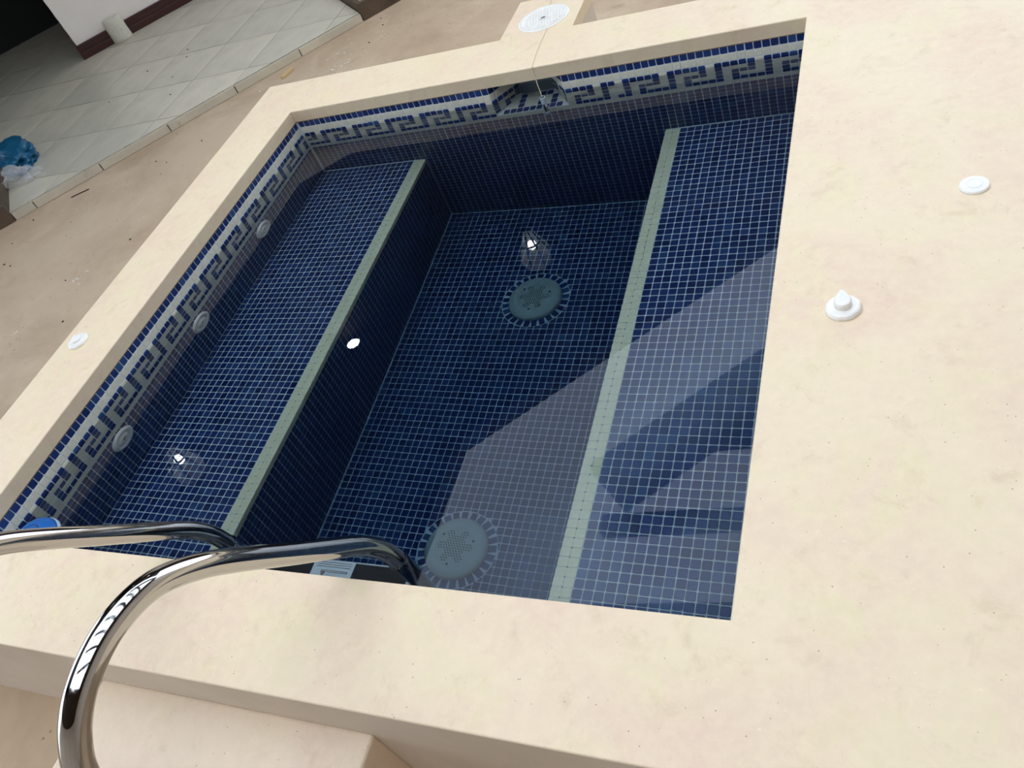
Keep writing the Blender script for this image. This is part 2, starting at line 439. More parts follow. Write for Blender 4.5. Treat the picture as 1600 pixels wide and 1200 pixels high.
for a, b in DR:
    NW = 25
    for k in range(NW):
        a0 = 2*PI*(k+.06)/NW+random.uniform(-.01, .01); a1 = 2*PI*(k+.94)/NW+random.uniform(-.01, .01)
        r0, r1 = RD-.002, RC-.0035+random.uniform(-.0012, .0012)
        chip_poly('tile', [(a+r*math.cos(t_), b+r*math.sin(t_)) for r, t_ in ((r0, a0), (r1, a0+.03), (r1, a1-.03), (r0, a1))], ZF-G, random.random(), fl)
    for i in range(nx_):
        for j in range(75):
            cx, cy = x0f+(i+.5)*P, FY+(j+.5)*P
            dd = math.hypot(cx-a, cy-b)
            if RC-.024 < dd < RC+.010:
                h_ = TS/2; ux, uy = (cx-a)/dd, (cy-b)/dd
                q = half([(cx-h_, cy-h_), (cx+h_, cy-h_), (cx+h_, cy+h_), (cx-h_, cy+h_)], -ux, -uy, -(ux*a+uy*b+RC-.001))
                if len(q) > 2 and abs(sum(q[m_][0]*q[(m_+1) % len(q)][1]-q[(m_+1) % len(q)][0]*q[m_][1] for m_ in range(len(q))))/2 > 1e-4:
                    chip_poly('tile', q, ZF-G, random.random(), fl)

# coping slab, one continuous piece
bm = bmesh.new()
xs = [-.26, 0, .887, 1.19, W, 3.6]; ys = [-.26, 0, D, 2.308, 2.61]
gv = {}
def gvx(i, j):
    if (i, j) not in gv: gv[(i, j)] = bm.verts.new((xs[i], ys[j], 0))
    return gv[(i, j)]
for i in range(5):
    for j in range(4):
        if 1 <= i <= 3 and j == 1: continue
        if j == 3 and i != 2: continue
        bm.faces.new((gvx(i, j), gvx(i+1, j), gvx(i+1, j+1), gvx(i, j+1)))
ret = bmesh.ops.extrude_face_region(bm, geom=bm.faces[:])
for v in [g for g in ret['geom'] if isinstance(g, bmesh.types.BMVert)]: v.co.z = -CT
bmesh.ops.dissolve_limit(bm, angle_limit=.01, verts=bm.verts, edges=bm.edges)
te = [e_ for e_ in bm.edges if all(abs(v.co.z) < 1e-5 for v in e_.verts) and len(e_.link_faces) == 2 and abs(e_.link_faces[0].normal.z-e_.link_faces[1].normal.z) > .5]
bmesh.ops.bevel(bm, geom=te, offset=.004, segments=3, affect='EDGES', profile=.5)
for f_ in bm.faces:
    f_.normal_update()
    f_.material_index = 1 if (abs(f_.normal.z) < .3 and f_.calc_center_median().y < -.2) else 0
cop = tag(from_bm('pool_deck', bm, M_STONE), kind='structure', label='cream stone coping and deck framing the pool')
cop.data.materials.append(M_PLASTER)
# brown seam under the coping
bm = bmesh.new()
for a in ((-.001, .0012, .0, D), ): box(bm, a[0], a[1], a[2], a[3], -CT-.002, -CT+.0008)
box(bm, 0, SX0, D-.0012, D+.001, -CT-.002, -CT+.0008); box(bm, SX1, W, D-.0012, D+.001, -CT-.002, -CT+.0008)
tag(from_bm('trim_1', bm, M_CAULK), kind='structure', label='thin brown seam between coping and mosaic')

# plastered base under deck
bm = bmesh.new()
for a in ((-.2595, 3.596, -.2595, -.241), (-.256, -.241, -.241, 2.30), (W+.241, 3.596, -.241, 2.30), (-.241, W+.241, D+.241, 2.30), (.891, 1.186, 2.30, 2.606)):
    if a == (.891, 1.186, 2.30, 2.606): box(bm, a[0], a[1], a[2], a[3], ZG-.02, -CT-.0005); continue
    box(bm, a[0], a[1], a[2], a[3], ZG-.02, -CT-.0005)
tag(from_bm('deck_base', bm, M_PLASTER), kind='structure', label='grey beige plastered outer wall below the coping')

# steps in front
bm = bmesh.new(); box(bm, .61, 1.367, -.62, -.2565, ZG-.01, -.128)
bmesh.ops.remove_doubles(bm, verts=bm.verts, dist=1e-5)
st = tag(from_bm('entry_step', bm, M_STONE2, bevel=.008, seg=3), 'cream stone step below the near coping, under the steel handrails', 'step')
bm = bmesh.new(); box(bm, .61, 1.367, -.96, -.621, ZG-.01, -.265)
tag(from_bm('entry_step', bm, M_STONE2, bevel=.008, seg=3), 'lower cream stone step in front of the first step', 'step')

# porch: floor slab, tiles, edge tiles
Q2 = 1/math.sqrt(2)
Dg = Vector((Q2, Q2, 0)); Ng = Vector((Q2, -Q2, 0))      # along the porch edge, out of the house
EDG = -4.444                                              # x - y on the porch edge
def PQ(s, d, z):
    """s along the edge (= (x+y)/sqrt2), d = (x-y) value"""
    return Vector(((s*math.sqrt(2)+d)/2, (s*math.sqrt(2)-d)/2, z))
def diag_box(bm, s0, s1, d0, d1, z0, z1):
    v = [bm.verts.new(PQ(s, d, z)) for s in (s0, s1) for d in (d0, d1) for z in (z0, z1)]
    for f in ((0, 1, 3, 2), (4, 6, 7, 5), (0, 4, 5, 1), (2, 3, 7, 6), (0, 2, 6, 4), (1, 5, 7, 3)): bm.faces.new([v[i] for i in f])
SL, SR = -.10, 2.232
bm = bmesh.new(); diag_box(bm, -3.2, 6, -13, EDG-.016, ZG-.01, ZP-.010)
pf = tag(from_bm('porch_floor', bm, M_PGROUT), kind='structure', label='grey ceramic tiled porch floor of the house')
TP = .4415
lx, ly = -1.712-.006, 2.945-.004
def clip(poly, a, b, c):      # keep a*x+b*y<=c
    out = []
    for i in range(len(poly)):
        p, q = poly[i], poly[(i+1) % len(poly)]
        fp, fq = a*p[0]+b*p[1]-c, a*q[0]+b*q[1]-c
        if fp <= 0: out.append(p)
        if fp*fq < 0:
            t_ = fp/(fp-fq); out.append((p[0]+(q[0]-p[0])*t_, p[1]+(q[1]-p[1])*t_))
    return out
def area(p): return abs(sum(p[i][0]*p[(i+1) % len(p)][1]-p[(i+1) % len(p)][0]*p[i][1] for i in range(len(p))))/2
for i in range(-9, 4):
    for j in range(-5, 10):
        g_ = .0030
        q = [(lx+i*TP+g_, ly+j*TP+g_), (lx+(i+1)*TP-g_, ly+j*TP+g_), (lx+(i+1)*TP-g_, ly+(j+1)*TP-g_), (lx+i*TP+g_, ly+(j+1)*TP-g_)]
        q = clip(q, 1, -1, EDG-.030)
        if len(q) > 2: q = clip(q, 1, 1, SR*math.sqrt(2)-.004)
        if len(q) > 2: q = clip(q, -1, -1, 2.2)
        if len(q) > 2: q = clip(q, -1, 1, 9.7)
        if len(q) < 3 or area(q) < .002: continue
        cx = sum(p[0] for p in q)/len(q); cy = sum(p[1] for p in q)/len(q)
        bm = bmesh.new(); dz = random.uniform(-.0006, .0006)
        lo = [bm.verts.new((p[0]-cx, p[1]-cy, -.012)) for p in q]; hi = [bm.verts.new((p[0]-cx, p[1]-cy, dz)) for p in q]
        bm.faces.new(hi); bm.faces.new(lo[::-1])
        for k in range(len(q)): bm.faces.new((lo[k], lo[(k+1) % len(q)], hi[(k+1) % len(q)], hi[k]))
        o = from_bm('tile', bm, M_PTILE, pf); o.location = (cx, cy, ZP)
# edge fascia tiles
s = SL+.06
sj = [-.085, .009+.0, .475, .918, 1.365, 1.81, SR]
js = [(-2.205-.0+2.252)*Q2]
sj = [SL, .035, .462, .908, 1.358, 1.800, SR]
for a, b in zip(sj, sj[1:]):
    bm = bmesh.new(); diag_box(bm, a+.003, b-.003, EDG-.016, EDG+.002, ZG+.002, ZP-.004)
    from_bm('edge_tile', bm, M_PTILE, pf)
# raised side platforms of the porch
for (s0, s1, lab) in ((SR+.004, 5.5, 'far'), (-3.2, SL-.004, 'near')):
    nm = 'raised_platform'
    e = bmesh.new(); diag_box(e, s0 if lab == 'far' else -1.1, s1, -5.4 if lab == 'near' else -7.45, EDG+.004, ZG-.005, ZP+.055)
    o = from_bm(nm, e, M_RAW, bevel=.004)
    tag(o, ('raw brown concrete platform with tiled top at the far end of the porch' if lab == 'far' else 'raw brown concrete platform at the left end of the porch, beside the blue bag'), 'platform')
    nt_ = 6
    for k in range(nt_):
        a = s0+.03+(s1-s0-.03)*k/nt_ if lab == 'far' else s0+(s1-s0-.03)*k/nt_
        b = a+(s1-s0-.03)/nt_-.004
        for r_ in range(3 if lab == 'far' else 1):
            d0 = EDG-.03-r_*.64
            e = bmesh.new(); diag_box(e, a, b, d0-.63, d0, ZP+.0552, ZP+.064)
            from_bm('tile', e, M_PTILE, o)

# house wall
WD = -7.49
bm = bmesh.new(); diag_box(bm, .582, 2.75, WD-.32, WD-.03, ZP, 1.85)
hw = tag(from_bm('wall_house', bm, M_WALL), kind='structure', label='off white house wall with chipped corner')
bm = bmesh.new()
def bb(s0, s1):
    for d0, d1, z0, z1 in ((-.03, 0, 0, .052), (-.03, -.008, .052, .085), (-.03, -.002, .085, .108)):
        diag_box(bm, s0, s1, WD+d0, WD+d1, ZP+z0, ZP+z1)
ST0, ST1 = .832, .978
bb(.582, ST0); bb(ST1, 2.75)
diag_box(bm, .57, .582, WD-.32, WD, ZP, ZP+.108)
tag(from_bm('baseboard_house', bm, M_MAROON, bevel=.003), kind='structure', label='dark maroon baseboard of the house wall')
bm = bmesh.new(); diag_box(bm, .582, 6, WD-.32, WD-.03, 1.852, 3.6)
tag(from_bm('wall_fascia', bm, M_DARK), kind='structure', label='dark timber cladding above the house wall')
bm = bmesh.new(); diag_box(bm, 2.752, 6, WD-.25, WD-.10, ZP, 1.85)
for k in range(6): diag_box(bm, 2.80+k*.55, 3.25+k*.55, WD-.10, WD-.07, ZP+.15, 1.70)
tag(from_bm('door_panels', bm, M_MAROON), kind='structure', label='dark maroon panelled doors beside the house wall')
# plaster chips at wall corner
for k, zz in enumerate((.14, .22, .31, .42)):
    bm = bmesh.new(); diag_box(bm, .5795, .588, WD-.055, WD-.0285, ZP+zz, ZP+zz+.045)
    from_bm('chipped_plaster', bm, M_PLASTER, hw, bevel=.003)
# white pillar stump in front of the baseboard
c = PQ((ST0+ST1)/2, WD+.015, ZP)
bm = bmesh.new(); pr = [(.074, 0), (.076, .01), (.074, .06), (.075, .12), (.072, .165), (.060, .172), (0, .174)]
lathe(bm, pr, 28)
for v in bm.verts:
    v.co.x += random.uniform(-.0015, .0015); v.co.y += random.uniform(-.0015, .0015)
stm = stone_mat('chalky_plaster', srgb(208, 204, 186), srgb(190, 184, 164), srgb(196, 190, 168), srgb(128, 118, 98), .9)
o = from_bm('column_stump', bm, stm, smooth=True); o.location = c
tag(o, 'short white plastered round stub against the maroon baseboard', 'column stub')

# dark interior of the house; unseen end walls added to block side light
bm = bmesh.new(); diag_box(bm, -3.2, 6, -9.95, -9.7, ZP, 3.6); diag_box(bm, -1.9, -1.7, -9.7, -5.6, ZP, 3.6); diag_box(bm, 6, 6.2, -9.95, -7.5, ZP, 3.6)
tag(from_bm('wall_inner', bm, M_DARKWALL), kind='structure', label='dark wall inside the open room, with unseen end walls added to block side light')
# porch ceiling / eaves
ZC = 3.60; EV = -4.42
bm = bmesh.new()
diag_box(bm, -3.2, 7.0, -9.95, EV, ZC, ZC+.16)
tag(from_bm('ceiling_porch', bm, M_DARK), kind='structure', label='dark timber porch ceiling')
bm = bmesh.new(); 
v = [bm.verts.new((x, y, z)) for x, y in ((-1.21, 3.21), (-1.21, -2.6), (-6.2, -2.6), (-6.2, -1.78)) for z in (ZC, ZC+.16)]
for a in ((0, 2, 4, 6), (1, 7, 5, 3), (0, 1, 3, 2), (2, 3, 5, 4), (4, 5, 7, 6), (6, 7, 1, 0)): bm.faces.new([v[i] for i in a])
tag(from_bm('ceiling_side', bm, M_DARK), kind='structure', label='dark timber side canopy')
# pergola: diagonal beam and rafters
bm = bmesh.new(); diag_box(bm, 2.14, 8.0, -2.97, -2.29, ZC, ZC+.14)
tag(from_bm('roof_beam', bm, M_DARK), 'wide dark beam crossing diagonally above the pool', 'beam')
for k in range(7):
    y0 = 3.19-.742*k; xa = max(.24, y0-2.42)
    bm = bmesh.new(); box(bm, xa, 4.4, -.068, .068, 0, .12)
    for v in bm.verts: v.co.y += v.co.x*.131
    o = from_bm('roof_rafter', bm, M_DARK); o.location = (0, y0, ZC+.003)
    tag(o, 'dark roof rafter above the pool, '+('farthest from the handrails', 'second from the far end', 'third from the far end', 'fourth from the far end', 'third from the near end', 'next to last on the near side', 'nearest the entry step')[k], 'rafter', 'rafters above the pool')

# unseen roof and yard walls, added to cut sky light from front and right
bm = bmesh.new(); box(bm, -6.2, 6.2, -4.6, -1.9, ZC, ZC+.16); box(bm, 3.9, 6.2, -2.0, 7.5, ZC, ZC+.16)
tag(from_bm('added_shade_roof', bm, M_DARK), kind='structure', label='unseen dark roof added over the near and right sides to cut sky light')
bm = bmesh.new(); box(bm, -5, 6.4, -4.8, -4.6, ZG, 3.6); box(bm, 6.2, 6.4, -4.6, 8.5, ZG, 3.6)
tag(from_bm('added_shade_wall', bm, M_PLASTER), kind='structure', label='unseen plastered walls added around the patio to cut low sky light')

# ================================================================== WATER
M_WATER = bpy.data.materials.new('pool_water'); M_WATER.use_nodes = True
nt_w = M_WATER.node_tree; nt_w.nodes.clear()
out = nt_w.nodes.new('ShaderNodeOutputMaterial'); gl = nt_w.nodes.new('ShaderNodeBsdfGlass')
gl.inputs['IOR'].default_value = 1.333; gl.inputs['Roughness'].default_value = 0.0
nt_w.links.new(gl.outputs[0], out.inputs['Surface'])
va = nt_w.nodes.new('ShaderNodeVolumeAbsorption'); va.inputs['Color'].default_value = (.32, .70, .88, 1); va.inputs['Density'].default_value = .92
vsc = nt_w.nodes.new('ShaderNodeVolumeScatter'); vsc.inputs['Color'].default_value = (.8, .95, 1, 1); vsc.inputs['Density'].default_value = .36
vad = nt_w.nodes.new('ShaderNodeAddShader'); nt_w.links.new(va.outputs[0], vad.inputs[0]); nt_w.links.new(vsc.outputs[0], vad.inputs[1])
nt_w.links.new(vad.outputs[0], out.inputs['Volume'])
bm = bmesh.new()
fp = [(-.02, -.02), (W+.02, -.02), (W+.02, D+.02), (SX1+.01, D+.02), (SX1+.01, D+.13), (SX0-.01, D+.13), (SX0-.01, D+.02), (-.02, D+.02)]
wt0 = [bm.verts.new((x, y, ZF-.06)) for x, y in fp]; wt1 = [bm.verts.new((x, y, ZW)) for x, y in fp]
bm.faces.new(wt0[::-1]); bm.faces.new(wt1)
for k in range(8): bm.faces.new((wt0[k], wt0[(k+1) % 8], wt1[(k+1) % 8], wt1[k]))
wt = from_bm('water', bm, M_WATER)
tag(wt, 'clear still blue water filling the plunge pool', 'water', kind='stuff')

# ================================================================== POOL FITTINGS
# skimmer
e = empty('skimmer', (SX0, D, -CT)); tag(e, 'skimmer mouth with tiled funnel in the back wall under the coping', 'skimmer')
DY = .11; bx0, bx1 = .975-SX0, 1.112-SX0; w_ = SX1-SX0; zb0 = ZS+CT; zb1 = -.1535
bm = bmesh.new()
A = [Vector(p) for p in ((0, 0, -.001), (w_, 0, -.001), (w_, 0, zb0), (0, 0, zb0))]; B = [Vector(p) for p in ((bx0, DY, -.001), (bx1, DY, -.001), (bx1, DY, zb1), (bx0, DY, zb1))]
va_ = [bm.verts.new(p) for p in A]; vb_ = [bm.verts.new(p) for p in B]
for k in (1, 2, 3): bm.faces.new((va_[k], va_[(k+1) % 4], vb_[(k+1) % 4], vb_[k]))
o = from_bm('funnel', bm, M_GROUT, e); md = o.modifiers.new('solid', 'SOLIDIFY'); md.thickness = .004; md.offset = 1
bm = bmesh.new(); C_ = [p+Vector((0, .14, 0)) for p in B]; v1 = [bm.verts.new(p) for p in B]; v2 = [bm.verts.new(p) for p in C_]
for k in range(4): bm.faces.new((v1[k], v1[(k+1) % 4], v2[(k+1) % 4], v2[k]))
bm.faces.new(v2); from_bm('throat', bm, M_SKIM, e)
bm = bmesh.new(); box(bm, bx0, bx1, DY+.004, DY+.010, zb1+.001, -.002); from_bm('weir_flap', bm, M_SKIM, e, bevel=.002)
t = Tiler(e, 300)
def quad_tiles(a, u, v, n, nu, nv, white, inside):
    for j in range(nv):
        for i in range(nu):
            c = a+u*((i+.5)*P)+v*((j+.5)*P)
            if inside(c): t.add(c, u, v, n, white(i, j))
# left cheek
ul = (B[0]-A[0]).normalized(); nl = ul.cross(-Z); nl = nl if nl.x > 0 else -nl
slope = lambda c: zb0+(zb1-zb0)*(c.y/DY)
quad_tiles(A[0], ul, -Z, nl, 5, 7, lambda i, j: wall_white(j, [0, 1, 2, 3, 4][i]), lambda c: c.z-.008 > slope(c) and c.y < DY-.004)
ur = (B[1]-A[1]).normalized(); nr = ur.cross(-Z); nr = nr if nr.x < 0 else -nr
quad_tiles(A[1], ur, -Z, nr, 5, 7, lambda i, j: wall_white(j, [0, 1, 5, 4, 3][i]), lambda c: c.z-.008 > slope(c) and c.y < DY-.004)
vb = (Vector((0, DY, zb1-zb0))).normalized(); nb = X.cross(vb); nb = nb if nb.z > 0 else -nb
def inb(c):
    f = c.y/DY; return bx0*f+.009 < c.x < w_+(bx1-w_)*f-.009 and c.y < DY-.003
quad_tiles(A[3], X, vb, nb, 11, 5, lambda i, j: not (j == 0 or (i in (3, 6) and j < 4) or (j == 3 and i in (7, 8)) or (i == 8 and j < 3)), inb)
for q in range(len(t.t)):
    pass
sv = Vector(CAM); CAM.xyz = sv-Vector((SX0, D, -CT)); t.build(); CAM.xyz = sv

# skimmer lid
e = empty('access_cover', (1.0435, 2.418, 0)); tag(e, 'round white ribbed access cover set in the far coping above the skimmer', 'cover')
bm = bmesh.new(); lathe(bm, [(.104, -.001), (.104, .002), (.1, .0035), (.096, .0035), (.0945, .0015), (.0, .0015)], 56); from_bm('frame_ring', bm, M_PLASTIC, e, bevel=0)
bm = bmesh.new(); lathe(bm, [(.0925, .001), (.0925, .0042), (.086, .0046), (.080, .0012), (0, .0012)], 56, cap0=False); cv = from_bm('grille', bm, M_PLASTIC, e)
bm = bmesh.new(); lathe(bm, [(.018, .001), (.018, .0050), (.0115, .0050), (.0105, .0025), (0, .0025)], 24); from_bm('hub', bm, M_PLASTIC, cv)
bm = bmesh.new(); lathe(bm, [(.0098, .0024), (.0098, .0030), (0, .0030)], 20); from_bm('finger_hole', bm, M_PLASTIC_D, cv)
rd = Vector((.26, -.965, 0)).normalized(); rp = Vector((rd.y, -rd.x, 0))
for k in range(-6, 7):
    h_ = k*.0118; L = math.sqrt(max(0, .080**2-h_**2))
    segs = [(-L, L)] if abs(h_) > .02 else [(-L, -.017), (.017, L)]
    for a, b in segs:
        if b-a < .02: continue
        bm = bmesh.new(); p0 = rp*h_+rd*a; p1 = rp*h_+rd*b; q = rp*.0045
        vv = [bm.verts.new(p+Vector((0, 0, z))) for z in (.0008, .0050) for p in (p0-q, p1-q, p1+q, p0+q)]
        for f in ((3, 2, 1, 0), (4, 5, 6, 7), (0, 1, 5, 4), (1, 2, 6, 5), (2, 3, 7, 6), (3, 0, 4, 7)): bm.faces.new([vv[i] for i in f])
        from_bm('rib', bm, M_PLASTIC, cv, bevel=.0008)
# floor drains
def drain(x, y, label):
    e = empty('floor_drain', (x, y, ZF)); tag(e, label, 'drain', 'floor drains')
    n = 64
    bm = bmesh.new(); lathe(bm, [(.106, -.001), (.106, .008), (.101, .016), (.088, .022), (.074, .024), (.070, .022), (.066, .024), (0, .028)], n); from_bm('cover', bm, M_DRAIN, e, smooth=True)
    bm = bmesh.new()
    for k in range(64):
        a = 2*PI*k/64; ca, sa = math.cos(a), math.sin(a)
        box(bm, .079, .102, -.0013, .0013, .014, .0235, Matrix.Rotation(a, 4, 'Z'))
    for v in bm.verts:
        r = math.hypot(v.co.x, v.co.y)
        if r > .09 and v.co.z > .02: v.co.z = .0168
    o = from_bm('radial_slot', bm, M_DRAIN, e); o['kind'] = 'stuff'
    bm = bmesh.new(); q = 0
    for i in range(-8, 9):
        for j in range(-8, 9):
            px = (i+.5*(j % 2))*.0095; py = j*.0083
            r = math.hypot(px, py)
            if r > .058: continue
            an = math.degrees(math.atan2(py, px)) % 60
            if r > .040 and 18 < an < 42: continue
            lathe(bm, [(.0027, .0), (.0027, .0035)], 8, (px, py, .0252-.0016*r/.058*1.6))
    o = from_bm('drain_hole', bm, M_HOLE, e); o['kind'] = 'stuff'
    for k in range(3):
        a = k*2*PI/3+.4; bm = bmesh.new(); lathe(bm, [(.0045, .0), (.0045, .0015), (0, .002)], 10, (.062*math.cos(a), .062*math.sin(a), .0245)); from_bm('screw', bm, M_HOLE, e)
drain(*DR[0], 'round pale drain cover on the pool floor, the far one')
drain(*DR[1], 'round pale drain cover on the pool floor, the near one by the handrail')
# return jets in the left wall
mj = Matrix.Rotation(PI/2, 4, 'Y')
for y, lab in ((1.538, 'white round jet in the left wall, farthest from the handrails'), (1.026, 'white round jet in the left wall, middle of the three'), (.502, 'white round jet in the left wall, nearest the handrails')):
    e = empty('wall_jet', (0, y, -.325)); tag(e, lab, 'jet', 'jets in the left pool wall')
    bm = bmesh.new(); lathe(bm, [(.050, -.002), (.050, .006), (.046, .011), (.037, .012), (.033, .009), (.029, .004), (.026, .004)], 40, mtx=mj, cap1=False); from_bm('flange', bm, M_PLASTIC, e, smooth=True)
    bm = bmesh.new(); lathe(bm, [(.028, -.001), (.028, .005), (.021, .012), (.014, .015), (.010, .015), (.008, .009), (0, .009)], 32, mtx=mj); nz = from_bm('nozzle', bm, M_PLASTIC, e, smooth=True)
    bm = bmesh.new(); lathe(bm, [(.0065, .0085), (.0065, .0098), (0, .0098)], 16, mtx=mj); from_bm('nozzle_hole', bm, M_PLASTIC_D, nz)

# knobs on the coping
def ring_notched(bm, R, h, n=64, notches=8):
    prof = [(R, 0), (R, h*.45), (R*.93, h*.85), (R*.82, h), (R*.55, h*1.04), (0, h*1.06)]
    lathe(bm, prof, n)
    for v in bm.verts:
        r = math.hypot(v.co.x, v.co.y)
        if r > R*.9:
            a = math.atan2(v.co.y, v.co.x); f = abs(((a*notches/(2*PI)) % 1)-.5)*2
            if f > .55: k = 1-.022*min(1, (f-.55)/.2); v.co.x *= k; v.co.y *= k
def teardrop(bm, r, L, z0, z1, ang):
    n = 40; rows = []
    for zz, sc_ in ((z0, 1.0), (z0+(z1-z0)*.7, .97), (z1, .84)):
        row = []
        for k in range(n):
            a = 2*PI*k/n; x, y = math.cos(a), math.sin(a)
            # pointed towards +x
            rad = r
            px, py = x*rad, y*rad
            if x > 0: px = x*L*(1-.0*abs(y)); py = y*rad*(1-abs(x)**2*.55)
            row.append(bm.verts.new((px*sc_, py*sc_, zz+(.35*(z1-z0)*(px/L if px > 0 else 0) if zz > z0 else 0))))
        rows.append(row)
    for a, b in zip(rows, rows[1:]):
        for k in range(n): bm.faces.new((a[k], a[(k+1) % n], b[(k+1) % n], b[k]))
    bm.faces.new(rows[0]); bm.faces.new(rows[-1])
    bmesh.ops.rotate(bm, verts=[v for row in rows for v in row], cent=(0, 0, 0), matrix=Matrix.Rotation(ang, 3, 'Z'))
def knob(x, y, R, h, label, ang, r=.017, L=.026, hz=.014):
    e = empty('air_control_knob', (x, y, 0)); tag(e, label, 'knob')
    bm = bmesh.new(); ring_notched(bm, R, h); from_bm('base_ring', bm, M_PLASTIC, e, smooth=False, bevel=.0006)
    bm = bmesh.new(); teardrop(bm, r, L, h*.9, h+hz, ang); from_bm('pointer', bm, M_PLASTIC, e, smooth=False, bevel=.0015)
knob(2.191, .731, .037, .012, 'white round knob with raised teardrop pointer on the right deck', math.radians(96), .0185, .033, .015)
knob(-.177, .731, .037, .011, 'white round knob with flat pointer on the left coping', math.radians(150), .018, .022, .007)
e = empty('air_button', (2.454, 1.108, 0)); tag(e, 'flat round white air button on the right deck, behind the knob', 'button')
bm = bmesh.new(); lathe(bm, [(.0315, 0), (.0315, .004), (.029, .007), (.0175, .0078), (.0165, .0068), (0, .0068)], 48); from_bm('base_ring', bm, M_PLASTIC, e)
bm = bmesh.new(); lathe(bm, [(.0155, .006), (.0155, .0075), (.0145, .0083), (0, .0085)], 40); from_bm('push_button', bm, M_PLASTIC, e)

# handrails
prof = [(.122, -.90), (.122, -.55), (.122, -.30), (.118, -.17), (.110, -.105), (.100, -.055), (.078, -.002), (.050, .044), (.015, .095), (-.066, .211), (-.125, .297), (-.170, .360), (-.199, .395), (-.230, .427), (-.262, .452),
        (-.301, .469), (-.346, .478), (-.388, .477), (-.432, .466), (-.467, .447), (-.491, .426), (-.512, .400), (-.528, .365), (-.536, .32), (-.539, .26), (-.540, .10), (-.540, -.128)]
def handrail(x, label):
    e = empty('handrail', (x, 0, 0)); tag(e, label, 'handrail', 'steel handrails at the near edge')
    up = [(0, y, z) for y, z in prof]
    full = spline(up, 6)
    ib = min(range(len(full)), key=lambda i: (full[i]-Vector((0, .1195, -.125))).length)
    bm = bmesh.new(); tube(bm, full[ib:], .022, 32); from_bm('upper_rail', bm, M_STEEL, e, smooth=True)
    bm = bmesh.new(); tube(bm, full[:ib+1], .0225, 32); from_bm('lower_rail', bm, M_STEEL, e, smooth=True)
    # connecting sleeve between both
    a = full[ib]; tdir = (full[ib+1]-full[ib-1]).normalized()
    bm = bmesh.new(); tube(bm, [a-tdir*.004, a+tdir*.004], .0236, 32); from_bm('joint_ring', bm, M_STEEL, e, smooth=True)
    bm = bmesh.new(); lathe(bm, [(.042, 0), (.042, .006), (.036, .012), (.024, .016), (.0225, .016)], 32, (0, -.540, -.128)); from_bm('floor_flange', bm, M_STEEL, e, smooth=True)
handrail(1.27, 'curved polished steel handrail nearest the viewer, arching over the step')
handrail(.77, 'curved polished steel handrail farther left, partly out of frame')
# ladder treads under water
for k, zt in enumerate((-.30, -.58)):
    e = empty('ladder_tread', (1.02, .125, zt)); tag(e, ('upper' if k == 0 else 'lower')+' submerged ladder tread between the handrails, pale with black grip pads', 'tread')
    bm = bmesh.new(); box(bm, -.228, .228, -.040, .030, -.022, 0); from_bm('board', bm, M_TREAD, e, bevel=.006, seg=3)
    for a, b in ((-.215, -.062), (.060, .215)):
        bm = bmesh.new(); box(bm, a, b, -.034, .024, .0003, .003); from_bm('grip_pad', bm, M_RUBBER, e, bevel=.001)
    bm = bmesh.new()
    for q in range(3): box(bm, -.050, .050, .008+q*.006, .0095+q*.006, .0001, .0011)
    from_bm('ridge', bm, M_PLASTIC_D, e)['kind'] = 'stuff'
    # embossed triangle mark and line
    bm = bmesh.new(); tri = [(-.034, -.004), (-.018, -.004), (-.026, -.022)]
    v = [bm.verts.new((x, y, z)) for z in (.0002, .0012) for x, y in tri]
    for f in ((0, 2, 1), (3, 4, 5), (0, 1, 4, 3), (1, 2, 5, 4), (2, 0, 3, 5)): bm.faces.new([v[i] for i in f])
    from_bm('triangle_mark', bm, M_PLASTIC_D, e)
    bm = bmesh.new(); box(bm, -.016, .045, -.006, -.0045, .0002, .0011); box(bm, .044, .0455, -.006, -.0005, .0002, .0011); box(bm, -.034, .045, -.002, -.0005, .0002, .0011); from_bm('line_mark', bm, M_PLASTIC_D, e)
# floating blue dispenser
e = empty('floating_dispenser', (.098, .060, ZW)); tag(e, 'bright blue floating chlorine dispenser by the left wall at the handrail', 'dispenser')
bm = bmesh.new(); lathe(bm, [(.0, -.03), (.070, -.028), (.078, -.008), (.078, .002), (.072, .010)], 48); from_bm('float_body', bm, M_CLEARPL, e, smooth=True)
bm = bmesh.new(); lathe(bm, [(.073, -.002), (.0735, .008), (.066, .022), (.050, .031), (.030, .0335), (0, .0345)], 48); cap = from_bm('cap', bm, M_BLUEPL, e, smooth=True)
mb = mat('deep_blue_groove', srgb(14, 50, 104), .5)
bm = bmesh.new()
arc = [Vector((.034*math.cos(a), .034*math.sin(a), .0325)) for a in [math.radians(-60+i*11) for i in range(21)]]
tube(bm, arc, .0016, 8); from_bm('groove', bm, mb, cap)
bm = bmesh.new(); tube(bm, [(-.024, -.012, .033), (-.004, -.003, .0345), (.020, .008, .0335)], [.003, .008, .003], 10); from_bm('grip', bm, mb, cap)
bm = bmesh.new(); lathe(bm, [(.030, -.17), (.033, -.165), (.033, -.028)], 24, cap1=False); from_bm('basket', bm, M_CLEARPL, e, smooth=True)
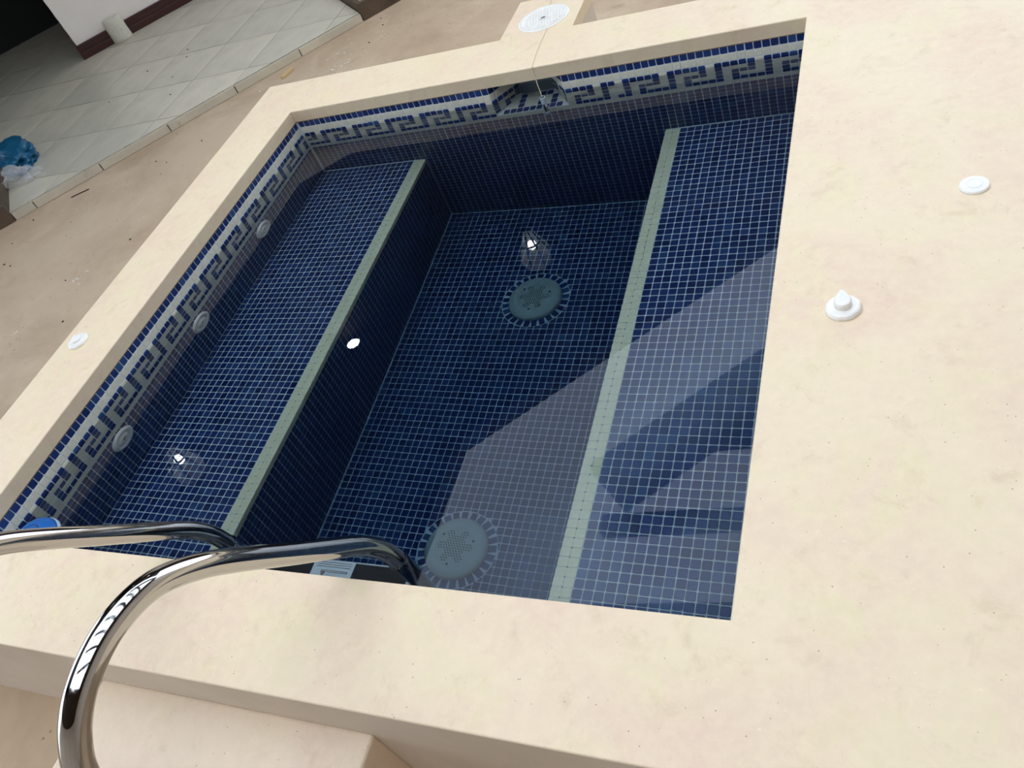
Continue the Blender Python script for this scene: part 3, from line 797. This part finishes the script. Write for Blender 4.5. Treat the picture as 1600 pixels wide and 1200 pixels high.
# thermometer on a string
e = empty('pool_thermometer', (1.135, 1.966, -.080)); tag(e, 'grey tube thermometer hanging on a string below the skimmer mouth', 'thermometer')
bm = bmesh.new(); lathe(bm, [(.0085, -.104), (.0105, -.100), (.0105, -.082), (.0085, -.080)], 20); from_bm('end_cap', bm, M_CLEARPL, e, smooth=False)
bm = bmesh.new(); lathe(bm, [(.0095, -.024), (.0105, -.022), (.0108, -.004), (.0100, 0), (.0075, 0), (.0082, 0), (.0080, -.012), (0, -.012)], 20); tc_ = from_bm('top_cap', bm, M_CLEARPL, e)
bm = bmesh.new(); lathe(bm, [(.0079, -.008), (.0079, -.0015), (0, -.0015)], 20); from_bm('cap_opening', bm, M_HOLE, tc_)
bm = bmesh.new(); lathe(bm, [(.0085, -.081), (.0085, -.023)], 20); tb = from_bm('tube', bm, M_SKIM, e, smooth=True)
bm = bmesh.new(); box(bm, -.0035, .0035, -.0088, -.0080, -.078, -.026); from_bm('scale_strip', bm, M_HOLE, e)
pts = [(1.028, 2.610, .001), (1.036, 2.568, .0015), (1.043, 2.545, .0015), (1.040, 2.52, .0015)]
pts2 = [(1.083, 2.335, .0015), (1.086, 2.287, .0015), (1.087, 2.24, .0015), (1.088, 2.193, .0015), (1.091, 2.133, .0015), (1.0975, 2.07, .0015), (1.100, 2.043, .001), (1.1005, 2.0385, -.004), (1.102, 2.036, -.033), (1.112, 2.012, -.052), (1.135, 1.966, -.084)]
bm = bmesh.new(); tube(bm, spline(pts, 3), .0011, 6); tube(bm, spline(pts2, 3), .0011, 6)
tag(from_bm('string', bm, M_STRING, smooth=True), 'thin tan string running from the round cover over the coping edge', 'string')

# ================================================================== LAMPS under the porch ceiling (seen mirrored in the water)
M_BULB = bpy.data.materials.new('lamp_glow'); M_BULB.use_nodes = True
_n = M_BULB.node_tree.nodes['Principled BSDF']; _n.inputs['Emission Color'].default_value = (1, .98, .94, 1); _n.inputs['Emission Strength'].default_value = 40
M_IRON = mat('black_iron', srgb(16, 20, 22), .5)
M_PANE = bpy.data.materials.new('lit_lamp_glass'); M_PANE.use_nodes = True
_t = M_PANE.node_tree; _b = _t.nodes['Principled BSDF']; _b.inputs['Base Color'].default_value = srgb(200, 214, 220); _b.inputs['Roughness'].default_value = .4; _b.inputs['Alpha'].default_value = .35
_b.inputs['Emission Color'].default_value = (.8, .95, 1, 1); _b.inputs['Emission Strength'].default_value = 1.6  # bulb light in the glass put in as the panes' own glow
def lantern(x, y, ztop, sc_, label):
    e = empty('lantern', (x, y, ztop)); e.scale = (sc_,)*3; tag(e, label, 'lantern', 'lanterns under the porch ceiling')
    pr = [(.120, -.25), (.150, -.33), (.140, -.42), (.095, -.50), (.060, -.58), (.030, -.63)]
    bm = bmesh.new(); tube(bm, [(0, 0, 0), (0, 0, -.18)], .007, 8); from_bm('chain_rod', bm, M_IRON, e)
    bm = bmesh.new(); lathe(bm, [(.02, -.17), (.06, -.20), (.125, -.24), (.125, -.255), (.10, -.255)], 24); from_bm('top_cap', bm, M_IRON, e)
    bm = bmesh.new(); lathe(bm, [(.098, -.492), (.106, -.50), (.098, -.51), (.088, -.502), (.098, -.492)], 24, cap0=False, cap1=False); from_bm('ring', bm, M_IRON, e)
    bm = bmesh.new(); lathe(bm, [(.030, -.62), (.045, -.635), (.03, -.65), (.012, -.68), (0, -.70)], 20); from_bm('finial', bm, M_IRON, e)
    for k in range(8):
        a = 2*PI*k/8; a2 = 2*PI*(k+1)/8
        bm = bmesh.new(); tube(bm, [(r*math.cos(a), r*math.sin(a), z) for r, z in pr], .008, 6); from_bm('rib', bm, M_IRON, e)
        bm = bmesh.new(); L1 = [bm.verts.new((r*.985*math.cos(a), r*.985*math.sin(a), z)) for r, z in pr]; L2 = [bm.verts.new((r*.985*math.cos(a2), r*.985*math.sin(a2), z)) for r, z in pr]
        for i in range(len(pr)-1): bm.faces.new((L1[i], L2[i], L2[i+1], L1[i+1]))
        from_bm('pane', bm, M_PANE, e)
    bm = bmesh.new(); lathe(bm, [(0, -.50), (.022, -.495), (.038, -.477), (.044, -.456), (.038, -.435), (.022, -.417), (0, -.412)], 24); from_bm('bulb', bm, M_BULB, e, smooth=True)
lantern(-.912, 5.179, 3.60, 1.1, 'iron and glass lantern hanging under the porch ceiling, the far one')
lantern(-3.682, 2.545, 3.60, 1.1, 'iron and glass lantern hanging under the porch ceiling, the near one')
e = empty('ceiling_light', (-2.902, 4.423, 3.60)); tag(e, 'flat round white ceiling light between the two porch lanterns', 'ceiling light')
bm = bmesh.new(); lathe(bm, [(.095, 0), (.095, -.012), (.078, -.016), (.072, -.012)], 32); from_bm('rim', bm, M_IRON, e)
bm = bmesh.new(); lathe(bm, [(.071, -.004), (.071, -.013), (0, -.014)], 32); from_bm('diffuser', bm, M_BULB, e)

# ================================================================== LOOSE THINGS
def crumple(name, c, dims, m, label, cat, seed, amp=.35, rz=0, sub=4):
    rnd = random.Random(seed); bm = bmesh.new(); bmesh.ops.create_icosphere(bm, subdivisions=sub, radius=1)
    from mathutils import noise as nz
    for v in bm.verts:
        p = v.co.copy(); r = 1+amp*(nz.noise(p*1.6+Vector((seed, 0, 0))))+amp*.5*abs(nz.noise(p*4.2+Vector((0, seed, 0))))
        r -= amp*.45*abs(nz.noise(p*2.6+Vector((0, 0, seed))))
        v.co = Vector((p.x*r*dims[0], p.y*r*dims[1], max(-.55, p.z*r)*dims[2]))
    zmin = min(v.co.z for v in bm.verts)
    for v in bm.verts: v.co.z -= zmin
    o = from_bm(name, bm, m, smooth=False); o.location = c; o.rotation_euler = (0, 0, rz); tag(o, label, cat); return o
M_BAG = plastic_mat('blue_bag_film', srgb(24, 92, 124), srgb(18, 76, 108), .35)
crumple('plastic_bag', (-2.79, 2.74, ZP), (.29, .125, .075), M_BAG, 'crumpled blue plastic bag on the porch floor at the left edge', 'bag', 3, .55, math.radians(-28))
M_FILM = mat('clear_bag_film', srgb(206, 206, 204), .12); M_FILM.node_tree.nodes['Principled BSDF'].inputs['Alpha'].default_value = .32
crumple('clear_bag', (-2.50, 2.49, ZP), (.105, .07, .065), M_FILM, 'crumpled clear plastic bag lying against the blue bag', 'bag', 9, .7, .3)
# wood chip
bm = bmesh.new(); L = .115
vv = [(-.5*L, -.014, 0), (.38*L, -.016, 0), (.5*L, -.006, 0), (.42*L, .002, 0), (.52*L, .012, 0), (-.46*L, .015, 0)]
lo = [bm.verts.new(p) for p in vv]; hi = [bm.verts.new((p[0]*.96, p[1]*.9, .012+random.uniform(-.002, .002))) for p in vv]
bm.faces.new(lo[::-1]); bm.faces.new(hi)
for k in range(6): bm.faces.new((lo[k], lo[(k+1) % 6], hi[(k+1) % 6], hi[k]))
o = from_bm('wood_chip', bm, wood_mat('raw_pine', srgb(206, 176, 122), srgb(186, 156, 106), .8), bevel=.001); o.location = (-.955, 3.305, ZG+.001); o.rotation_euler = (0, 0, math.radians(78))
tag(o, 'split piece of yellow wood on the concrete by the porch edge', 'wood chip')
bm = bmesh.new(); tube(bm, [(-1.965, 2.305, ZG+.003), (-1.92, 2.333, ZG+.004), (-1.868, 2.366, ZG+.003)], .0025, 6)
tag(from_bm('twig', bm, M_DARK), 'thin dark twig on the concrete below the porch edge', 'twig')
# crumbs of plaster and dirt on the ground
def crumbs(name, n, rects, m, label, r0, r1, z):
    bm = bmesh.new()
    for k in range(n):
        x0, x1, y0, y1 = random.choice(rects); x, y = random.uniform(x0, x1), random.uniform(y0, y1); r = random.uniform(r0, r1)
        g = bmesh.ops.create_icosphere(bm, subdivisions=1, radius=r)
        for v in g['verts']: v.co = Vector((v.co.x*random.uniform(.8, 1.5)+x, v.co.y*random.uniform(.7, 1.3)+y, v.co.z*.5+z+r*.3))
    o = from_bm(name, bm, m); tag(o, label, 'debris', kind='stuff')
M_CRUMB = mat('white_plaster_crumb', srgb(214, 206, 190), .9)
crumbs('plaster_crumbs', 60, [(-.75, -.35, 3.35, 3.6), (-.62, -.5, 3.2, 3.35), (-1.1, -.6, 2.9, 3.3), (-1.35, -1.2, 1.45, 1.65)], M_CRUMB, 'scattered white plaster crumbs on the concrete', .002, .008, ZG)
crumbs('dirt_crumbs', 70, [(-2.2, -.5, .6, 2.9), (-.6, 1.6, 2.6, 4.0)], M_DARK, 'scattered dark dirt crumbs on the concrete', .002, .006, ZG)
# chips of dirt on porch
crumbs('leaf_bits', 7, [(-2.6, -1.6, 3.0, 4.0)], mat('dry_leaf_brown', srgb(92, 80, 62), .9), 'small dry leaf bits on the porch tiles', .003, .008, ZP+.001)
# fallen pebble of mortar stain on the deck's far right
